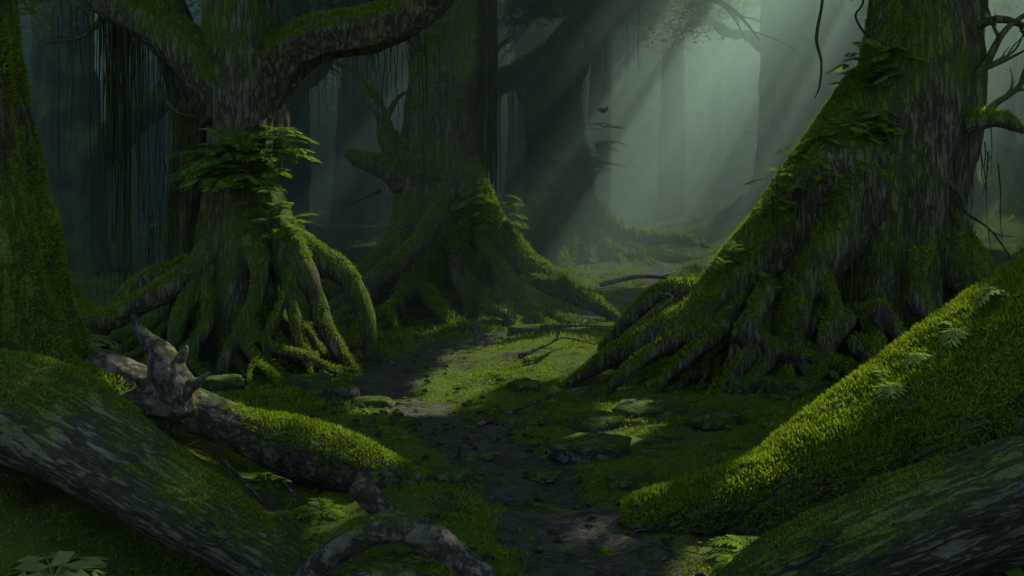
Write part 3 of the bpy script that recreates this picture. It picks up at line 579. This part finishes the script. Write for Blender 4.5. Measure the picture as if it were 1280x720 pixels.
# ================================================================ distant trees
def fartree(name,x,y,r,h=24,lean=0,seed=0,limbs=()):
    tb=TB(); th=TB(); z=Hs(x,y)
    tb.tube([(x,y,z-0.5),(x,y,z+0.6),(x+lean*.1,y,z+2),(x+lean*.3,y,z+6),(x+lean*.6,y,z+13),(x+lean,y,z+h)],[r*1.5,r*1.25,r*1.1,r,r*0.85,r*0.4],seg=22,flute=0.25,seed=seed)
    gen_roots(tb,x,y,r,7,r*1.5,r*3.2,r*0.22,r*1.1,seed=seed,fork=False)
    for L in limbs:
        tb.tube([(x+a,y+c,z+b) for a,b,c in L[0]],L[1],seg=12,seed=seed+1)
        twigs(th,[(x+a,y+c,z+b) for a,b,c in L[0][1:]],L[1][-1]*1.6,2,seed+4,n=4)
    organic(name,tb,M_far,(x,y,z),0.12,0.08,dscale=(2,2,0.4),thin=th,seed=seed)
fartree('distant_tree',13.7,45,1.3,26,0.4,301,limbs=[([(0,7,0),(-1.8,8.2,-.5),(-3,8.4,-.6),(-4.4,9.6,-.6)],[0.4,0.25,0.18,0.08])])
fartree('distant_tree',15.6,31,0.5,22,1.0,302,limbs=[([(0,5,0),(-1,6,-.3),(-1.8,7.5,-.4)],[0.3,0.18,0.08])])
fartree('distant_tree',-12.6,25.5,0.7,18,-1,303,limbs=[([(0.2,3.0,0),(1.5,3.9,-.3),(2.6,4.7,-.5),(4.0,5.6,-.5)],[0.6,0.45,0.35,0.2]),([(0,4,0),(-1.5,5,-.3),(-3,6.5,0)],[0.5,0.4,0.2])])
fartree('distant_tree',-8.6,33,0.8,24,0.5,304,limbs=[([(0,6,0),(1.5,7,-.3),(2.6,8.4,-.5)],[0.4,0.25,0.1])])
fartree('distant_tree',1.6,52,1.2,28,0,305)
fartree('distant_tree',19.5,38,0.8,24,-1,306)
fartree('distant_tree',-17,40,1.1,24,1,307)
fartree('distant_tree',-4.5,44,0.9,26,0.6,308)
fartree('distant_tree',10.5,26.5,0.25,12,1.6,309)
fartree('distant_tree',-17.2,31,1.0,22,0.4,310)
tb=TB(); R=random.Random(77)
for i in range(110):
    y=R.uniform(44,95); x=R.uniform(-1,1)*(y*0.95)
    if 3.5<x*50/y<14 and R.random()<0.7: continue
    r=R.uniform(0.35,1.1); z=Hs(x,y); l=R.uniform(-1.5,1.5)
    tb.tube([(x,y,z-0.5),(x,y,z+1.5),(x+l*.3,y,z+8),(x+l,y,z+28)],[r*1.5,r*1.1,r,r*0.5],seg=10,sub=3,flute=0.15,seed=i)
V_,F_=tb.arrays(); obj('distant_forest_trunks',V_,F_,M_far)

# ================================================================ canopy
def leafquads(P,S,flat=0.6):
    n=len(P); d=rng.normal(size=(n,3)); d[:,2]*=flat; d/=np.linalg.norm(d,axis=1)[:,None]
    t=rng.normal(size=(n,3)); t-=d*np.sum(t*d,1)[:,None]; t/=np.linalg.norm(t,axis=1)[:,None]
    w=t*(S*0.42)[:,None]; l=d*S[:,None]
    V=np.empty((n,4,3)); V[:,0]=P-l*0.5; V[:,1]=P+w*0.5; V[:,2]=P+l*0.5; V[:,3]=P-w*0.5
    return V.reshape(-1,3),np.arange(n*4).reshape(-1,4)
SPOTS=[((-3.5,13.1,1.6),0.85),((-3.1,13.1,1.2),0.7),((-2.5,13.3,0.9),0.85),((-3.7,13.0,3.0),0.9),((-3.4,13.2,2.3),0.7),((-2.3,13.4,1.3),0.6),((-3.0,12.4,0.1),0.7),
 ((0.1,18.8,0.6),1.3),((-0.6,18.8,1.8),1.1),((1.3,18.4,0.2),1.3),((2.2,18.2,0.1),0.9),((0.1,13.4,0.1),1.25),((0.9,13.8,0.2),1.2),((-0.5,12.6,0),0.9),((-1.3,11.2,0),0.75),((0.3,15.6,0),1.2),
 ((1.9,6.7,0.45),0.65),((1.4,6.7,0.2),0.45),((2.35,6.8,0.6),0.55),((-2.5,8.0,0.6),0.55),((-1.7,7.95,0.3),0.6),((-3.2,7.9,1.0),0.6),((0.5,6.7,0),0.35),((-0.55,5.6,0.4),0.36),((-1.2,7.8,0.2),0.45),
 ((3.0,34,2.2),2.2),((3.2,12.1,2.3),0.65),((4.7,12.0,4.4),0.75),((4.0,12.1,3.2),0.55),((2.4,12,1.3),0.5),((1.9,12,0.6),0.45),((-2.2,6.0,0.8),0.35),((2.9,6.9,1.3),0.6),((3.6,7.0,1.8),0.4),((-3.3,6.2,1.3),0.3),((0.6,9.2,0),0.4),((1.2,5.6,0.1),0.3),((-4.4,8,2.2),0.3),
 ((2.4,24,0),1.4),((-4,30,0),0.8),((-8,27,0),0.8),((-6,38,0),1.4),((-10,36,0),1.0),((15,36,0),1.8)]
def landing(P): return P[:,:2]-(P[:,2]/SUN[2])[:,None]*SUN[None,:2]
def carve(P,k=1.0):  # cuts leaf gaps along sun lines to light SPOTS and form mist shafts
    g=landing(P); keep=np.ones(len(P),bool)
    for (t,r) in SPOTS:
        c=landing(np.array([t]))[0]; keep&=((g[:,0]-c[0])**2+(g[:,1]-c[1])**2)>(k*r*(1.0+0.35*fbm(np.c_[g*2.2,g[:,:1]*0],2,5)))**2
    u=g[:,0]-0.16*g[:,1]; zone=sst((g[:,1]-22)/4)*sst((u+9)/4)*(1-sst((u-8)/5))
    nz=fbm(np.c_[u*0.9,g[:,1]*0.10,u*0],2,94)
    keep&=~(nz>0.70-1.0*zone)
    return P[keep]
n=80000
P=np.c_[rng.uniform(-9,46,n),rng.uniform(9.5,46,n),rng.uniform(11.5,16.0,n)]  # overhead leaves, mostly out of view, laid out to block the sun
P=carve(P,1.12); S=1.1*rng.uniform(0.6,1.3,len(P))
n=50000
P2=np.c_[rng.uniform(-26,50,n),rng.uniform(36,66,n),rng.uniform(12.5,17.0,n)]
P2=P2[fbm(P2*0.5,3,92)>-0.35]; P2=carve(P2,1.05); S2=0.65*rng.uniform(0.6,1.3,len(P2))
mA=P[:,1]>38; S[mA]*=0.75
P=np.vstack([P,P2]); S=np.concatenate([S,S2])
Va,Fa=leafquads(P,S)
C=[]
for (x,y,z,ex,ey,ez,n) in ((4.5,40,12,4,3,1.2,2500),(8,43,12.6,4,3,1.5,2500),(14,46,13,4,3,2,1500),(-14,30,9.5,5,3,1.2,2500),(-7,26,9,3,2,0.8,900),(-2,32,11,5,3,1,900),(16,34,11.5,4,3,1.2,1500),(9.2,41,11.4,1.8,1,1.2,900),(-11,20,7.6,2.5,1.5,0.8,1500)):
    m=max(3,n//110); cc=rng.normal(size=(m,3))*[ex*.5,ey*.5,ez*.5]+[x,y,z]
    q=cc[rng.integers(0,m,n)]+rng.normal(size=(n,3))*[0.7,0.7,0.3]; C.append(q)
C=np.vstack(C); Vb,Fb=leafquads(C,rng.uniform(0.14,0.32,len(C)))
n=30000; Pw=np.c_[rng.uniform(-110,110,n),rng.uniform(74,110,n),rng.uniform(0,1,n)**0.8*30]; Pw[:,2]+=H(Pw[:,0],Pw[:,1])
kk=fbm(Pw*0.16,3,95)>-0.35
Pw=Pw[kk]; Vc,Fc=leafquads(Pw,rng.uniform(1.2,2.4,len(Pw)),1.0)
obj('shading_canopy_foliage',Va,Fa,M_canopy,smooth=False)  # canopy shaped for its shade, open where sun should land
obj('hanging_crown_foliage',Vb,Fb,M_crown,smooth=False)
obj('distant_forest_foliage',Vc,Fc,M_canopy,smooth=False)

# ================================================================ bird
tb=TB(); bx,by,bz=2.57,25,4.98
tb.tube([(bx-.10,by,bz+.02),(bx-.06,by,bz+.015),(bx,by,bz),(bx+.07,by,bz+.015),(bx+.11,by,bz+.045),(bx+.14,by,bz+.045),(bx+.175,by,bz+.038)],[0.012,0.025,0.035,0.03,0.024,0.018,0.003],seg=10,flute=0)
Vb_,Fb_=tb.arrays(); Vb_=list(map(tuple,Vb_)); Fb_=[tuple(q) for q in Fb_]
def wing(s):
    b=len(Vb_)
    pts=[(0.05,0.02,0.02),(0.09,0.13,0.10),(0.02,0.27,0.15),(-0.05,0.2,0.1),(-0.09,0.12,0.06),(-0.06,0.02,0.015)]
    for (x,y,z) in pts: Vb_.append((bx+x-y*0.35*s,by+s*y*0.7,bz+z))
    for (x,y,z) in pts: Vb_.append((bx+x-y*0.35*s,by+s*y*0.7,bz+z-0.006))
    for q in ((0,1,4,5),(1,2,3,4)):
        Fb_.append(tuple(b+i for i in q)); Fb_.append(tuple(b+6+i for i in q[::-1]))
    for i in range(6): j=(i+1)%6; Fb_.append((b+i,b+j,b+6+j,b+6+i))
wing(1); wing(-1)
b=len(Vb_); 
for p in ((-.08,-.012,.02),(-.08,.012,.02),(-.2,.045,.03),(-.2,-.045,.03)): Vb_.append((bx+p[0],by+p[1],bz+p[2]))
Fb_.append((b,b+1,b+2,b+3))
M_bird=leaf_mat('dark_feathers',(0.008,0.008,0.009),(0.02,0.02,0.022),0.0,30)
obj('flying_bird',np.array(Vb_),np.array(Fb_),M_bird,origin=(bx,by,bz))

# ================================================================ mist
def mist(name,y0,y1,dens,zt=17,xh=55):
    m,nt=newmat(name); col=(0.64,0.97,0.80,1)
    s=nt.nodes.new('ShaderNodeVolumeScatter'); s.inputs['Color'].default_value=col; s.inputs['Density'].default_value=dens; s.inputs['Anisotropy'].default_value=0.5
    a=nt.nodes.new('ShaderNodeVolumeAbsorption'); a.inputs['Color'].default_value=col; a.inputs['Density'].default_value=dens
    ad=nt.nodes.new('ShaderNodeAddShader'); nt.links.new(s.outputs[0],ad.inputs[0]); nt.links.new(a.outputs[0],ad.inputs[1])
    o=nt.nodes.new('ShaderNodeOutputMaterial'); nt.links.new(ad.outputs[0],o.inputs['Volume'])
    V=[(x,y,z) for x in (-xh,xh) for y in (y0,y1) for z in (-3,zt)]
    F=[(0,1,3,2),(4,6,7,5),(0,4,5,1),(2,3,7,6),(0,2,6,4),(1,5,7,3)]
    obj(name,V,F,m,smooth=False)
mist('forest_mist',11,72,0.009,zt=14,xh=40)
mist('forest_mist',21.5,72.3,0.034,zt=13.7,xh=39.7)

# ================================================================ light, world, camera
ld=bpy.data.lights.new('sun','SUN'); ld.energy=5.0; ld.angle=math.radians(0.6); ld.color=(1.0,0.97,0.82)
lo=bpy.data.objects.new('sun',ld); scene.collection.objects.link(lo); lo.rotation_euler=Vector(SUN).to_track_quat('Z','Y').to_euler()
w=bpy.data.worlds.new("World"); scene.world=w; w.use_nodes=True; nt=w.node_tree; nt.nodes.clear()
sky=nt.nodes.new('ShaderNodeTexSky'); sky.sky_type='NISHITA'; sky.sun_disc=False
sky.sun_elevation=math.asin(SUN[2]); sky.sun_rotation=math.atan2(SUN[0],SUN[1])
bg=nt.nodes.new('ShaderNodeBackground'); bg.inputs[1].default_value=0.15
nt.links.new(sky.outputs[0],bg.inputs[0]); o=nt.nodes.new('ShaderNodeOutputWorld'); nt.links.new(bg.outputs[0],o.inputs[0])
cd=bpy.data.cameras.new('camera'); cam=bpy.data.objects.new('camera',cd); scene.collection.objects.link(cam); scene.camera=cam
cam.location=(0,0,2.5); cam.rotation_euler=(math.radians(90),0,0); cd.lens=31.16; cd.sensor_width=36; cd.shift_y=-110/1280; cd.clip_start=0.1; cd.clip_end=800
scene.view_settings.view_transform='Standard'; scene.view_settings.look='None'; scene.view_settings.exposure=0
